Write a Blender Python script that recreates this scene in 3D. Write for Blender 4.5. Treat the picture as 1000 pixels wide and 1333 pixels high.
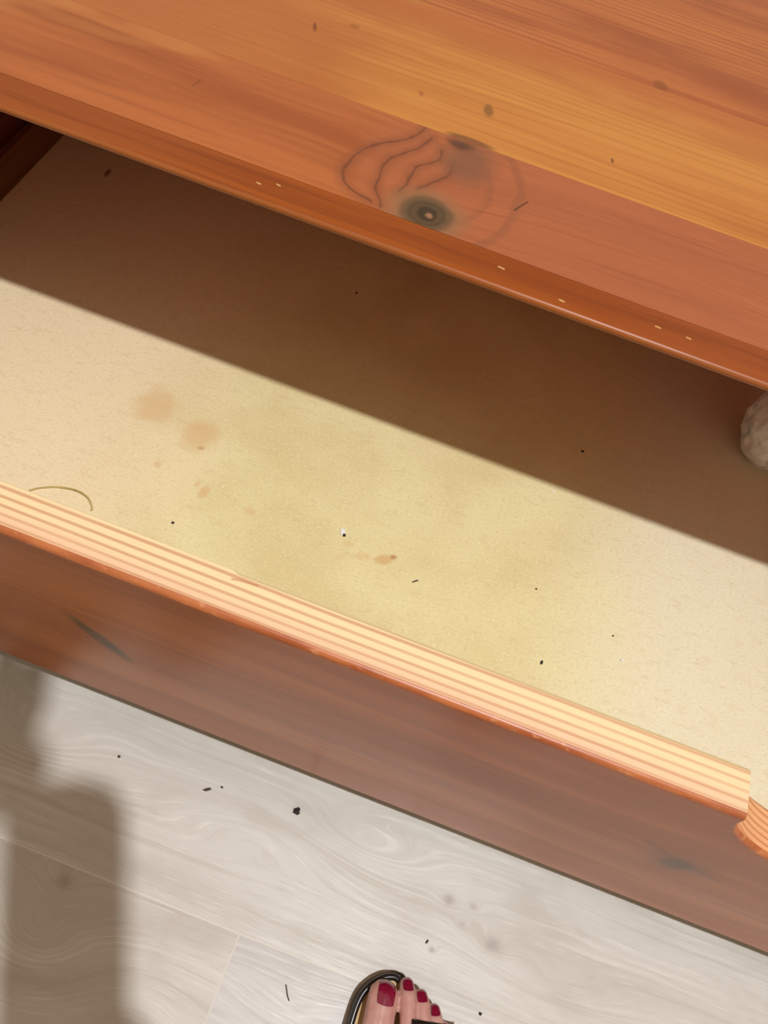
import bpy, bmesh, math, random
from mathutils import Vector, Matrix
from mathutils.bvhtree import BVHTree

for o in list(bpy.data.objects):
    bpy.data.objects.remove(o)
scn = bpy.context.scene
COL = scn.collection

# ------------------------------------------------------------------ camera
CAM_RIGHT = Vector((0.93470, 0.32208, 0.15030))
CAM_UP = Vector((-0.35340, 0.79709, 0.48964))
CAM_BACK = Vector((0.03790, -0.51079, 0.85887))
CAM_POS = Vector((0.0, 0.0, 0.65))
cam_d = bpy.data.cameras.new('camera')
cam_d.sensor_fit = 'HORIZONTAL'
cam_d.sensor_width = 36.0
cam_d.lens = 36.0 * 1030.0 / 1000.0
cam_d.clip_start = 0.004
cam = bpy.data.objects.new('camera', cam_d)
COL.objects.link(cam)
m = Matrix((CAM_RIGHT, CAM_UP, CAM_BACK)).transposed().to_4x4()
m.translation = CAM_POS
cam.matrix_world = m
scn.camera = cam

# ------------------------------------------------------------------ room light
w = bpy.data.worlds.new('room_light')
scn.world = w
w.use_nodes = True
bg = w.node_tree.nodes['Background']
bg.inputs['Color'].default_value = (1.0, 0.83, 0.60, 1)
bg.inputs['Strength'].default_value = 0.55

LAMP_POS = Vector((0.40, -0.211, 2.40))
ld = bpy.data.lights.new('ceiling_lamp', 'POINT')
ld.energy = 178.0
ld.color = (0.98, 1.0, 1.0)
ld.shadow_soft_size = 0.03
lamp = bpy.data.objects.new('ceiling_lamp', ld)
lamp.location = LAMP_POS
COL.objects.link(lamp)

scn.view_settings.view_transform = 'Standard'
scn.view_settings.look = 'None'
scn.view_settings.gamma = 1.0
scn.view_settings.use_curve_mapping = False
scn.view_settings.exposure = 0.0

# ------------------------------------------------------------------ main measures (metres)
G = 0.1279                 # outer face of the open drawer's front
T = 0.025                  # its thickness
ZT = 0.2900                # its top edge
H = 0.2470                 # its height
YE = 0.3718                # nose of the chest top
ZU = ZT + 0.003            # underside of the top
ZTOP = 0.3190              # upper face of the top
ZB = 0.0550                # drawer bottom panel, upper face
XS = -0.516                # inner face of the drawer's left side
XC = 0.270                 # middle of the drawer (finger scoop)
XR = 2 * XC - XS           # inner face of the right side
YB = 0.97                  # back of the chest
SEAM = 0.0152              # floor seam
JOINT = -0.0112            # end joint of the nearer plank row

# ------------------------------------------------------------------ object helpers
def link(name, me, mat=None, parent=None):
    o = bpy.data.objects.new(name, me)
    COL.objects.link(o)
    if mat is not None and me is not None:
        for mm in (mat if isinstance(mat, (list, tuple)) else [mat]):
            me.materials.append(mm)
    if parent is not None:
        o.parent = parent
    return o

def world_of(o):
    v = Vector((0, 0, 0))
    while o is not None:
        v = v + o.location
        o = o.parent
    return v

def obj(name, bm, mat, parent=None, base=None, smooth=False):
    """bm is in world coordinates; vertices are shifted to the parent's or the given base."""
    org = world_of(parent) if parent is not None else Vector(base or (0, 0, 0))
    bmesh.ops.translate(bm, verts=bm.verts, vec=-org)
    bmesh.ops.recalc_face_normals(bm, faces=bm.faces)
    me = bpy.data.meshes.new(name)
    bm.to_mesh(me)
    bm.free()
    if smooth:
        for p in me.polygons:
            p.use_smooth = True
    o = link(name, me, mat, parent)
    if parent is None:
        o.location = org
    return o

def empty(name, loc, parent=None):
    o = bpy.data.objects.new(name, None)
    COL.objects.link(o)
    o.empty_display_size = 0.05
    if parent is not None:
        o.parent = parent
        o.location = Vector(loc) - world_of(parent)
    else:
        o.location = loc
    return o

def tag(o, label=None, cat=None, group=None, kind=None):
    if label: o['label'] = label
    if cat: o['category'] = cat
    if group: o['group'] = group
    if kind: o['kind'] = kind
    return o

def box(x0, x1, y0, y1, z0, z1, bev=0.0, seg=1):
    bm = bmesh.new()
    bmesh.ops.create_cube(bm, size=1.0)
    for v in bm.verts:
        v.co = Vector(((x0 + x1) / 2 + v.co.x * (x1 - x0), (y0 + y1) / 2 + v.co.y * (y1 - y0), (z0 + z1) / 2 + v.co.z * (z1 - z0)))
    if bev > 0:
        bmesh.ops.bevel(bm, geom=list(bm.edges), offset=bev, segments=seg, profile=0.5, affect='EDGES')
    return bm

def extrude_x(profile, x0, x1):
    """closed (y, z) profile swept along x"""
    bm = bmesh.new()
    a = [bm.verts.new((x0, y, z)) for y, z in profile]
    b = [bm.verts.new((x1, y, z)) for y, z in profile]
    n = len(profile)
    for i in range(n):
        bm.faces.new((a[i], a[(i + 1) % n], b[(i + 1) % n], b[i]))
    bm.faces.new(a)
    bm.faces.new(list(reversed(b)))
    return bm

# ------------------------------------------------------------------ shader helpers
def lin(c):
    return tuple(((v / 255) / 12.92 if v / 255 <= 0.04045 else ((v / 255 + 0.055) / 1.055) ** 2.4) for v in c)

class NT:
    cur = None

def _n(t):
    return NT.cur.nodes.new(t)

class F:
    def __init__(self, s): self.s = s
    def _b(self, op, o, rev=False, third=None):
        nd = _n('ShaderNodeMath'); nd.operation = op
        a, b = (o, self) if rev else (self, o)
        for i, q in enumerate((a, b)):
            if isinstance(q, F): NT.cur.links.new(q.s, nd.inputs[i])
            elif q is not None: nd.inputs[i].default_value = q
        return F(nd.outputs[0])
    def __add__(s, o): return s._b('ADD', o)
    __radd__ = __add__
    def __sub__(s, o): return s._b('SUBTRACT', o)
    def __rsub__(s, o): return s._b('SUBTRACT', o, True)
    def __mul__(s, o): return s._b('MULTIPLY', o)
    __rmul__ = __mul__
    def __truediv__(s, o): return s._b('DIVIDE', o)
    def __pow__(s, o): return s._b('POWER', o)
    def sin(s): return s._b('SINE', None)
    def sqrt(s): return s._b('SQRT', None)
    def abs(s): return s._b('ABSOLUTE', None)
    def exp(s): return s._b('EXPONENT', None)
    def min(s, o): return s._b('MINIMUM', o)
    def max(s, o): return s._b('MAXIMUM', o)
    def clamp(s):
        return s.max(0.0).min(1.0)
    def step(s, a, b):
        nd = _n('ShaderNodeMapRange'); nd.interpolation_type = 'SMOOTHSTEP'; nd.clamp = True
        NT.cur.links.new(s.s, nd.inputs['Value'])
        nd.inputs['From Min'].default_value = min(a, b); nd.inputs['From Max'].default_value = max(a, b)
        nd.inputs['To Min'].default_value = 0.0 if a < b else 1.0
        nd.inputs['To Max'].default_value = 1.0 if a < b else 0.0
        return F(nd.outputs['Result'])

def pos():
    g = _n('ShaderNodeNewGeometry')
    s = _n('ShaderNodeSeparateXYZ')
    NT.cur.links.new(g.outputs['Position'], s.inputs[0])
    return F(s.outputs[0]), F(s.outputs[1]), F(s.outputs[2])

def chest_pos():
    x, y, z = pos()
    return x, y, z + 0.04

def local():
    g = _n('ShaderNodeTexCoord')
    s = _n('ShaderNodeSeparateXYZ')
    NT.cur.links.new(g.outputs['Object'], s.inputs[0])
    return F(s.outputs[0]), F(s.outputs[1]), F(s.outputs[2])

def vec(x, y, z):
    c = _n('ShaderNodeCombineXYZ')
    for i, q in enumerate((x, y, z)):
        if isinstance(q, F): NT.cur.links.new(q.s, c.inputs[i])
        else: c.inputs[i].default_value = q
    return c.outputs[0]

def noise(x, y, z, detail=2.0, rough=0.5, dist=0.0):
    nd = _n('ShaderNodeTexNoise')
    NT.cur.links.new(vec(x, y, z), nd.inputs['Vector'])
    nd.inputs['Scale'].default_value = 1.0
    nd.inputs['Detail'].default_value = detail
    nd.inputs['Roughness'].default_value = rough
    nd.inputs['Distortion'].default_value = dist
    return F(nd.outputs[0])

class C3:
    def __init__(self, s): self.s = s

def mix(fac, a, b, mode='MIX'):
    nd = _n('ShaderNodeMix'); nd.data_type = 'RGBA'; nd.blend_type = mode
    if isinstance(fac, F): NT.cur.links.new(fac.s, nd.inputs[0])
    else: nd.inputs[0].default_value = fac
    for i, q in ((6, a), (7, b)):
        if isinstance(q, C3): NT.cur.links.new(q.s, nd.inputs[i])
        else: nd.inputs[i].default_value = (*lin(q), 1)
    return C3(nd.outputs[2])

def ell(x, y, cx, cy, rx, ry, rot=0.0):
    """elliptic distance: 1 on the ellipse"""
    dx = x - cx; dy = y - cy
    if rot:
        c, s = math.cos(rot), math.sin(rot)
        dx, dy = dx * c + dy * s, dy * c - dx * s
    dx = dx * (1 / rx); dy = dy * (1 / ry)
    return (dx * dx + dy * dy).sqrt()

def segdist(x, y, pts):
    best = None
    for (ax, ay), (bx, by) in zip(pts[:-1], pts[1:]):
        ux, uy = bx - ax, by - ay
        L2 = ux * ux + uy * uy
        px = x - ax; py = y - ay
        t = ((px * ux + py * uy) * (1 / L2)).clamp()
        ex = px - t * ux; ey = py - t * uy
        d = ex * ex + ey * ey
        best = d if best is None else best.min(d)
    return best.sqrt()

def material(name, build, rough=0.5, spec=0.5, coat=0.0, coat_rough=0.2, gain=None):
    """build() returns (colour, roughness or None, bump height or None, bump distance)"""
    mt = bpy.data.materials.new(name)
    mt.use_nodes = True
    NT.cur = mt.node_tree
    bs = mt.node_tree.nodes['Principled BSDF']
    r = build()
    if isinstance(r, tuple) and not isinstance(r[0], C3): r = mix(0.0, r, r)
    col, rg, hgt, dist = (list(r) + [None] * 4)[:4] if isinstance(r, tuple) else (r, None, None, None)
    if gain:
        nd = _n('ShaderNodeMix'); nd.data_type = 'RGBA'; nd.blend_type = 'MULTIPLY'; nd.inputs[0].default_value = 1.0
        NT.cur.links.new(col.s, nd.inputs[6]); nd.inputs[7].default_value = (*gain, 1)
        col = C3(nd.outputs[2])
    if isinstance(col, C3): NT.cur.links.new(col.s, bs.inputs['Base Color'])
    else: bs.inputs['Base Color'].default_value = (*lin(col), 1)
    if isinstance(rg, F): NT.cur.links.new(rg.s, bs.inputs['Roughness'])
    else: bs.inputs['Roughness'].default_value = rough
    bs.inputs['Specular IOR Level'].default_value = spec
    bs.inputs['Coat Weight'].default_value = coat
    bs.inputs['Coat Roughness'].default_value = coat_rough
    if hgt is not None:
        b = _n('ShaderNodeBump')
        b.inputs['Strength'].default_value = 1.0
        b.inputs['Distance'].default_value = dist or 0.0002
        NT.cur.links.new(hgt.s, b.inputs['Height'])
        NT.cur.links.new(b.outputs[0], bs.inputs['Normal'])
    return mt

# ------------------------------------------------------------------ materials
def pine_fields(seed, x, y, z, wob=0.006):
    wx = noise(x * 3.0 + seed, y * 9.0, z * 9.0 + seed, 2)
    yy = y + (wx - 0.5) * wob * 2
    zz = z + (wx - 0.5) * wob
    broad = noise(x * 2.2 + seed, yy * 34.0, zz * 34.0, 3, 0.55)
    mid = noise(x * 5.0 + seed, yy * 190.0, zz * 190.0, 2, 0.5)
    fine = noise(x * 16.0, yy * 900.0 + seed, zz * 900.0, 2, 0.6)
    return yy, zz, broad, mid, fine

def smooth2d(p, per=2):
    P = [Vector(q) for q in p]
    P = [P[0] * 2 - P[1]] + P + [P[-1] * 2 - P[-2]]
    out = []
    for i in range(1, len(P) - 2):
        a, b, c, d = P[i - 1], P[i], P[i + 1], P[i + 2]
        for k in range(per):
            t = k / per
            out.append(0.5 * ((2 * b) + (c - a) * t + (2 * a - 5 * b + 4 * c - d) * t * t + (3 * b - a - 3 * c + d) * t ** 3))
    out.append(P[-2])
    return [(q.x, q.y) for q in out]

def wood_knot_board():
    x, y, z = chest_pos()
    # the grain swings round the knot
    dk = ell(x, y, -0.058, 0.440, 0.052, 0.042)
    swing = ((dk * dk) * -1.0).exp()
    yy0 = y + swing * 0.012
    yy, zz, broad, mid, fine = pine_fields(3.1, x, yy0, z)
    cloud = noise(x * 5.0 + 7.7, y * 16.0, 1.3, 3, 0.55)
    c = mix(broad.step(0.36, 0.66), (200, 118, 66), (172, 94, 50))
    # pinkish heart to the right of the knot, honey to the left
    right = x.step(-0.13, -0.06)
    c = mix(right * 0.72, c, (184, 108, 76))
    c = mix((cloud.step(0.50, 0.68)) * x.step(-0.05, -0.14) * y.step(0.415, 0.44) * 0.75, c, (214, 146, 84))
    c = mix(mid.step(0.52, 0.70) * 0.30, c, (150, 78, 44))
    c = mix((fine - 0.5).abs().step(0.06, 0.2) * 0.16, c, (226, 150, 92))
    # figure: dark contour arcs left of the knot
    w1 = (noise(x * 45.0, y * 45.0, 2.0, 3) - 0.5) * 0.008
    xw = x + w1; yw = y + (noise(x * 45.0, y * 45.0, 9.0, 3) - 0.5) * 0.008
    arcs = [
        [(-.0867, .4922), (-.0920, .4776), (-.1104, .4592), (-.1193, .4388), (-.1197, .4213), (-.1112, .4096), (-.0963, .4042)],
        [(-.0795, .4852), (-.0842, .4704), (-.0971, .4519), (-.1000, .4354), (-.0965, .4180), (-.0885, .4038)],
        [(-.0698, .4771), (-.0682, .4663), (-.0773, .4539), (-.0799, .4403), (-.0818, .4223)],
        [(-.0574, .4665), (-.0591, .4506), (-.0668, .4410), (-.0717, .4314)],
    ]
    soft = None; line = None
    for a in arcs:
        d = segdist(xw, yw, smooth2d(a))
        soft = d if soft is None else soft.min(d)
    line = soft
    region = ell(x, y, -0.088, 0.450, 0.034, 0.050).step(1.1, 0.6)
    c = mix(region * 0.55, c, (186, 110, 72))
    c = mix(soft.step(0.0085, 0.0) * 0.55, c, (146, 82, 56))
    c = mix((line + (noise(x * 130.0, y * 130.0, 5.0, 2) - 0.5) * 0.0022).step(0.0016, 0.0002) * 0.62, c, (108, 60, 42))
    # soft arcs to the right
    dr = ell(xw, yw, -0.055, 0.445, 0.030, 0.040)
    rr = ((dr * 9.0).sin() * 0.5 + 0.5).step(0.55, 1.0)
    c = mix(rr * dr.step(2.1, 1.2) * dr.step(0.7, 1.1) * x.step(-0.05, -0.03) * 0.60, c, (144, 90, 64))
    # grey second knot and its smudge above the round one
    gb = ell(xw, yw, -0.050, 0.474, 0.024, 0.030).step(1.15, 0.25)
    c = mix(gb * 0.80, c, (136, 92, 70))
    gk = ell(xw, yw, -0.060, 0.489, 0.011, 0.006).step(1.3, 0.3)
    c = mix(gk * 0.85, c, (92, 60, 44))
    # round knot
    kd = ell(xw, yw, -0.0603, 0.4118, 0.0165, 0.0150)
    c = mix(kd.step(2.1, 0.8) * 0.75, c, (150, 118, 88))
    kr = ((kd * 17.0).sin() * 0.5 + 0.5)
    core = mix(kr * (0.4 + 0.6 * noise(x * 150.0, y * 150.0, 3.0, 2)), (92, 70, 50), (116, 92, 66))
    c = mix(kd.step(1.25, 0.75), c, core)
    c = mix(kd.step(0.62, 0.30) * 0.75, c, (58, 42, 30))
    c = mix(ell(xw, yw, -0.0590, 0.4105, 0.0030, 0.0022).step(1.3, 0.4) * 0.85, c, (176, 128, 102))
    # small slash and dents
    c = mix(segdist(x, y, [(-.0095, .4440), (-.0035, .4560)]).step(0.0010, 0.0004) * 0.8, c, (96, 54, 34))
    c = mix(segdist(x, y, [(-.238, .452), (-.2365, .460)]).step(0.0010, 0.0004) * 0.5, c, (120, 62, 36))
    rg = 0.34 + (broad - 0.5) * 0.15
    return c, rg, fine * 0.5 + mid, 0.00006

def wood_nose():
    x, y, z = chest_pos()
    yy, zz, broad, mid, fine = pine_fields(3.1, x, y, z)
    cloud = noise(x * 4.0 + 2.0, y * 30.0, 1.3, 3, 0.55)
    c = mix(broad.step(0.36, 0.66), (188, 102, 40), (164, 82, 28))
    c = mix((x + (cloud - 0.5) * 0.1).step(0.02, 0.14) * 0.6, c, (178, 98, 62))
    c = mix((x + (cloud - 0.5) * 0.1).step(-0.14, -0.26) * 0.6, c, (182, 104, 60))
    c = mix(mid.step(0.50, 0.70) * 0.45, c, (140, 68, 30))
    c = mix((fine - 0.5).abs().step(0.06, 0.2) * 0.14, c, (214, 134, 74))
    # edge highlight painted pale along the arris, and a few chips
    rim_vary = noise(x * 25.0, 3.0, 4.0, 3)
    c = mix(y.step(YE + 0.0022, YE + 0.0008) * (0.35 + 0.5 * rim_vary), c, (206, 136, 92))
    chips = None
    for (cx, cy, L) in CHIPS:
        d = segdist(x, y, [(cx - L, cy + 0.0002), (cx + L, cy - 0.0002)])
        chips = d if chips is None else chips.min(d)
    c = mix((chips + (noise(x * 500.0, y * 500.0, 1.0, 1) - 0.5) * 0.0008).step(0.0009, 0.0003), c, (246, 204, 160))
    return c, 0.36 + (broad - 0.5) * 0.15, fine * 0.5 + mid, 0.00006
CHIPS = ((-.0040, .3885, .0018), (.0370, .3795, .0015), (.0971, .3865, .0013), (.1168, .3866, .0010), (-.1624, .3855, .0010), (-.1510, .3900, .0009))

def wood_board(seed, light, mid_c, dark, spots=(), lines=0.5, drift=None, top_fade=None):
    def f():
        x, y, z = chest_pos()
        yy, zz, broad, mid, fine = pine_fields(seed, x, y, z, 0.004)
        cloud = noise(x * 4.0 + seed, y * 14.0, seed, 3, 0.55)
        c = mix(broad.step(0.34, 0.68), light, mid_c)
        c = mix(cloud.step(0.46, 0.72) * 0.8, c, dark)
        if drift:
            c = mix((x + (cloud - 0.5) * 0.08).step(drift[0], drift[1]) * drift[3], c, drift[2])
        if top_fade:
            c = mix((y + (broad - 0.5) * 0.05).step(top_fade[0], top_fade[1]) * 0.85, c, top_fade[2])
        late = ((yy * 950.0 + (broad - 0.5) * 22.0).sin() * 0.5 + 0.5).step(0.55, 1.0)
        c = mix(late * lines * noise(x * 3.0, y * 40.0, 3.0, 2).step(0.35, 0.6), c, dark)
        c = mix(mid.step(0.54, 0.72) * 0.32, c, dark)
        c = mix((fine - 0.5).abs().step(0.06, 0.2) * 0.20, c, light)
        for (sx, sy, rx, ry, rot, col, k) in spots:
            c = mix(ell(x, y, sx, sy, rx, ry, rot).step(1.25, 0.6) * k, c, col)
        return c, 0.34 + (broad - 0.5) * 0.15, fine * 0.5 + mid, 0.00006
    return f

M = {}
VK = dict(spec=0.40, gain=(0.70, 0.63, 0.56))
M['top0'] = material('pine_varnished_nose', wood_nose, gain=(0.58, 0.48, 0.30), spec=0.30)
M['top1'] = material('pine_varnished_knotty', wood_knot_board, **VK)
M['top2'] = material('pine_varnished_honey', wood_board(
    11.3, (220, 152, 78), (204, 132, 62), (184, 106, 54),
    spots=[(-.0525, .5370, .0038, .0075, 0.3, (136, 92, 48), 0.75), (-.101, .5290, .0016, .0035, 0.5, (160, 96, 50), 0.6), (.0415, .5300, .0010, .0030, 0.2, (110, 60, 36), 0.8),
           (-.055, .4965, .018, .004, 0.0, (124, 74, 48), 0.8),
           (-.1947, .5623, .0015, .0060, 0.35, (130, 66, 30), 0.8), (-.17, .580, .004, .003, 0, (150, 96, 40), 0.5)],
    lines=0.38, drift=(-0.10, -0.30, (196, 118, 68), 0.9), top_fade=(0.585, 0.635, (196, 114, 62))), **VK)
M['top3'] = material('pine_varnished_red', wood_board(
    27.9, (206, 126, 70), (188, 106, 58), (160, 82, 46),
    spots=[(.0601, .6419, .006, .008, 0.4, (150, 82, 40), 0.7), (.098, .6330, .006, .007, 0.2, (188, 104, 48), 0.6)],
    lines=0.55, drift=(-0.08, -0.2, (206, 136, 66), 0.8)), **VK)
M['top4'] = material('pine_varnished_rose', wood_board(41.7, (204, 122, 72), (190, 106, 62), (164, 86, 52), lines=0.6), **VK)
M['carcass'] = material('pine_carcass', wood_board(53.1, (168, 94, 52), (150, 80, 44), (124, 62, 34), lines=0.3), **VK)

def wood_front():
    x, y, z = chest_pos()
    yy, zz, broad, mid, fine = pine_fields(61.0, x, y, z, 0.010)
    cloud = noise(x * 3.0, z * 13.0, 4.0, 3, 0.6)
    c = mix(broad.step(0.34, 0.66), (182, 112, 68), (160, 92, 56))
    c = mix(cloud.step(0.45, 0.70) * 0.5, c, (138, 80, 52))
    c = mix(mid.step(0.52, 0.70) * 0.25, c, (128, 72, 46))
    c = mix(z.step(0.150, 0.100) * 0.45, c, (178, 98, 58))
    zw = z + (noise(x * 40.0, z * 40.0, 0.0, 2) - 0.5) * 0.010
    c = mix(ell(x, zw, -0.1510, 0.2155, 0.0300, 0.0070, -0.98).step(1.3, 0.6) * 0.85, c, (88, 68, 52))
    c = mix(ell(x, zw, -0.1440, 0.2060, 0.0090, 0.0030, -0.98).step(1.3, 0.5) * 0.7, c, (66, 50, 40))
    kd = ell(x, zw, 0.2160, 0.2148, 0.011, 0.016)
    c = mix(kd.step(2.6, 0.8) * 0.5, c, (120, 78, 56))
    c = mix(kd.step(1.1, 0.5) * 0.75, c, (84, 62, 48))
    c = mix(segdist(x, z, [(0.19, .236), (0.216, .222), (0.24, .214)]).step(0.006, 0.0) * 0.4, c, (96, 60, 42))
    for (x0, z0, L) in ((0.02, 0.1850, 0.012), (0.036, 0.1800, 0.006), (0.075, 0.1800, 0.004), (-0.02, 0.1750, 0.010)):
        c = mix(segdist(x, z, [(x0 - L, z0 + 0.002), (x0 + L, z0 - 0.001)]).step(0.0016, 0.0006) * 0.35, c, (196, 140, 108))
    return c, 0.30 + (cloud - 0.5) * 0.2, fine * 0.5 + mid, 0.00005
M['front'] = material('pine_drawer_front', wood_front, spec=0.30, gain=(0.92, 0.82, 0.48))

def wood_pale():
    x, y, z = chest_pos()
    wob = noise(x * 3.0, y * 20.0, z * 20.0, 2) - 0.5
    dy = y - (G + T + 0.030); dz = z - (ZT + 0.04 - 0.075)
    r = (dy * dy * 1.0 + dz * dz * 0.22).sqrt() + wob * 0.0040
    ph = r * (2 * math.pi / 0.0034)
    ring = (ph.sin() * 0.5 + 0.5).step(0.45, 1.0)
    fade = 0.55 + 0.45 * noise(x * 2.0, r * 220.0, 3.0, 1).step(0.3, 0.62)
    c = mix((y - G).step(0.016, 0.004), (250, 224, 176), (246, 204, 168))
    c = mix(ring * fade * 0.9, c, (212, 160, 120))
    fine = noise(x * 30.0, y * 1500.0, z * 1500.0, 2)
    c = mix(fine.step(0.5, 0.75) * 0.22, c, (222, 172, 126))
    blot = noise(x * 9.0, y * 30.0, 7.0, 3)
    c = mix(blot.step(0.5, 0.72) * 0.35, c, (250, 206, 166))
    # the finger scoop is oiled darker than the sawn edge
    sc = z.step(ZT + 0.037, ZT + 0.024) * x.step(0.185, 0.195)
    c = mix(sc * 0.75, c, mix(ring * 0.8, (240, 166, 112), (196, 114, 70)))
    c = mix(segdist(x, y, [(-.0725, .1478), (-.0690, .1486), (-.0600, .1492)]).step(0.0009, 0.0003) * 0.6, c, (190, 128, 74))
    return c, None, ring * 0.6 + fine * 0.4, 0.00012
M['pale'] = material('pine_sawn_edge', wood_pale, rough=0.55, spec=0.3, gain=(0.80, 0.78, 0.78))

def arris():
    x, y, z = chest_pos()
    n = noise(x * 40.0, 2.0, z * 300.0, 3)
    c = mix(n.step(0.35, 0.7), (214, 126, 74), (186, 98, 56))
    c = mix(noise(x * 120.0, 9.0, z * 500.0, 2).step(0.58, 0.72) * 0.6, c, (240, 170, 120))
    return c, None, n, 0.0002
M['arris'] = material('pine_varnished_arris', arris, rough=0.36, spec=0.4, gain=(0.70, 0.70, 0.70))

def fibreboard():
    x, y, z = pos()
    x = x * (1 / 1.0259); y = y * (1 / 1.0259)
    big = noise(x * 7.0, y * 7.0, 1.0, 3, 0.6)
    med = noise(x * 70.0, y * 160.0, 2.0, 3, 0.6)
    fib = noise(x * 330.0, y * 620.0, 3.0, 2, 0.65)
    c = mix(big.step(0.35, 0.7), (228, 208, 158), (216, 192, 140))
    c = mix((x + (big - 0.5) * 0.12).step(0.10, 0.24) * 0.7, c, (228, 213, 190))
    c = mix((x + (big - 0.5) * 0.10).step(-0.14, -0.30) * 0.9, c, (238, 210, 174))
    c = mix(med.step(0.50, 0.74) * 0.28, c, (202, 176, 126))
    c = mix(fib.step(0.52, 0.72) * 0.34, c, (190, 162, 116))
    c = mix(fib.step(0.45, 0.28) * 0.42, c, (240, 226, 186))
    # water-mark stains
    w1 = (noise(x * 45.0, y * 45.0, 4.0, 3) - 0.5)
    w2 = (noise(x * 160.0, y * 160.0, 6.0, 2) - 0.5)
    def st(cx, cy, rx, ry, rot, k, col=(214, 166, 112), e=0.35):
        nonlocal c
        d = ell(x, y, cx, cy, rx, ry, rot) + w1 * 0.8 + w2 * 0.35
        c = mix(d.step(1.05, e) * k, c, col)
    st(-.2450, .3640, .0245, .0255, 0.3, 0.50)
    st(-.2520, .3480, .0140, .0060, 0.2, 0.25)
    st(-.1990, .3510, .0215, .0220, 0.3, 0.55)
    st(-.1920, .3400, .0040, .0035, 0.3, 0.50, (186, 128, 78))
    st(-.0110, .3020, .0100, .0056, 0.55, 0.60, (206, 152, 90))
    st(-.0045, .3075, .0034, .0028, 0.5, 0.70, (176, 112, 54))
    st(-.0280, .2980, .0080, .0046, 0.3, 0.32, (210, 160, 104))
    st(-.0430, .3040, .0065, .0040, 0.3, 0.30, (208, 160, 100))
    st(-.0440, .2920, .0080, .0030, 0.9, 0.22, (210, 164, 108))
    st(-.1710, .3010, .0048, .0085, -0.2, 0.60)
    st(-.1790, .3060, .0030, .0045, -0.2, 0.40)
    st(-.2170, .3100, .0055, .0045, 0, 0.45)
    st(-.1290, .3000, .0065, .0055, 0, 0.40)
    st(-.4267, .6117, .0035, .0090, 0.1, 0.8, (120, 80, 50))
    # pin-head specks in the board
    v = _n('ShaderNodeTexVoronoi'); v.feature = 'F1'
    NT.cur.links.new(vec(x * 38.0, y * 38.0, 0.5), v.inputs['Vector'])
    v.inputs['Scale'].default_value = 1.0
    spk = F(v.outputs['Distance'])
    sel = noise(x * 12.0, y * 12.0, 8.0, 1).step(0.54, 0.62)
    c = mix(spk.step(0.035, 0.018) * sel * 0.65, c, (150, 120, 78))
    return c, None, fib + med, 0.00010
M['panel'] = material('fibreboard', fibreboard, rough=0.62, spec=0.25, gain=(1.06, 1.15, 1.18))

M['underside'] = material('underside_red_bounce', wood_board(71.0, (214, 92, 40), (200, 80, 34), (180, 68, 28), lines=0.2), spec=0.3)  # unseen face, colour chosen to bounce red light into the shaded drawer

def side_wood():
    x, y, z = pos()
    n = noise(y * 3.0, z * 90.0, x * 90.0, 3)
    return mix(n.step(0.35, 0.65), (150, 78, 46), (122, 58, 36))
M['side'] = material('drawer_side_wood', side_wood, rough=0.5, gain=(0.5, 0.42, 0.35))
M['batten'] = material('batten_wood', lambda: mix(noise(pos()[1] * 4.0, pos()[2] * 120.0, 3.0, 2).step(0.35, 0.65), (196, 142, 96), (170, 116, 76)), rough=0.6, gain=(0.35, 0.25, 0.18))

def plank_mat(seed, light, mid_c, dark, knots=(), arches=()):
    def f():
        x, y, z = pos()
        x = x * (1 / 0.942); y = y * (1 / 0.942)
        wx = noise(x * 2.6 + seed, y * 8.0, seed, 3, 0.55)
        yw = y + (wx - 0.5) * 0.030
        h = yw
        for (ax, ay, rx, ry, amp) in arches:
            d = ell(x, y, ax, ay, rx, ry)
            h = h + ((d * d) * -1.0).exp() * amp
        for (kx, ky, kr, k) in knots:
            d = ell(x, y, kx, ky, kr * 2.6, kr * 1.7)
            h = h + ((d * d) * -1.0).exp() * 0.010
        broad = noise(x * 1.6 + seed, h * 26.0, seed, 3, 0.6)
        ringn = noise(x * 2.4, h * 150.0, seed, 2, 0.55)
        ring = ((h * 900.0 + (broad - 0.5) * 14.0 + (noise(x * 9.0, y * 60.0, 4.0, 2) - 0.5) * 7.0).sin() * 0.5 + 0.5)
        fine = noise(x * 34.0 + seed, h * 800.0, 1.0, 2, 0.6)
        cloud = noise(x * 11.0 + seed, y * 22.0, 5.0, 3, 0.6)
        c = mix(broad.step(0.34, 0.66), light, mid_c)
        c = mix(cloud.step(0.45, 0.75) * 0.6, c, dark)
        patch = noise(x * 7.0 + seed, h * 34.0, 9.0, 2).step(0.44, 0.66)
        c = mix(ring.step(0.55, 1.0) * patch * 0.26, c, (226, 222, 216))
        c = mix(ring.step(0.45, 0.0) * patch * 0.14, c, dark)
        c = mix(ringn.step(0.54, 0.72) * 0.45, c, dark)
        c = mix(fine.step(0.52, 0.74) * 0.34, c, dark)
        c = mix(fine.step(0.42, 0.24) * 0.35, c, (238, 233, 225))
        wob = (noise(x * 90.0, y * 90.0, 2.0, 2) - 0.5) * 0.5
        for (kx, ky, kr, k) in knots:
            d = ell(x, y, kx, ky, kr * 1.25, kr) + wob * 2.2
            c = mix(d.step(2.3, 0.3) * k * 0.55, c, (176, 166, 158))
            c = mix(d.step(1.2, 0.1) * k * 0.7, c, (146, 134, 126))
        return c, 0.42 + (fine - 0.5) * 0.2, fine * 0.6 + ringn, 0.00006
    return f
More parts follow.
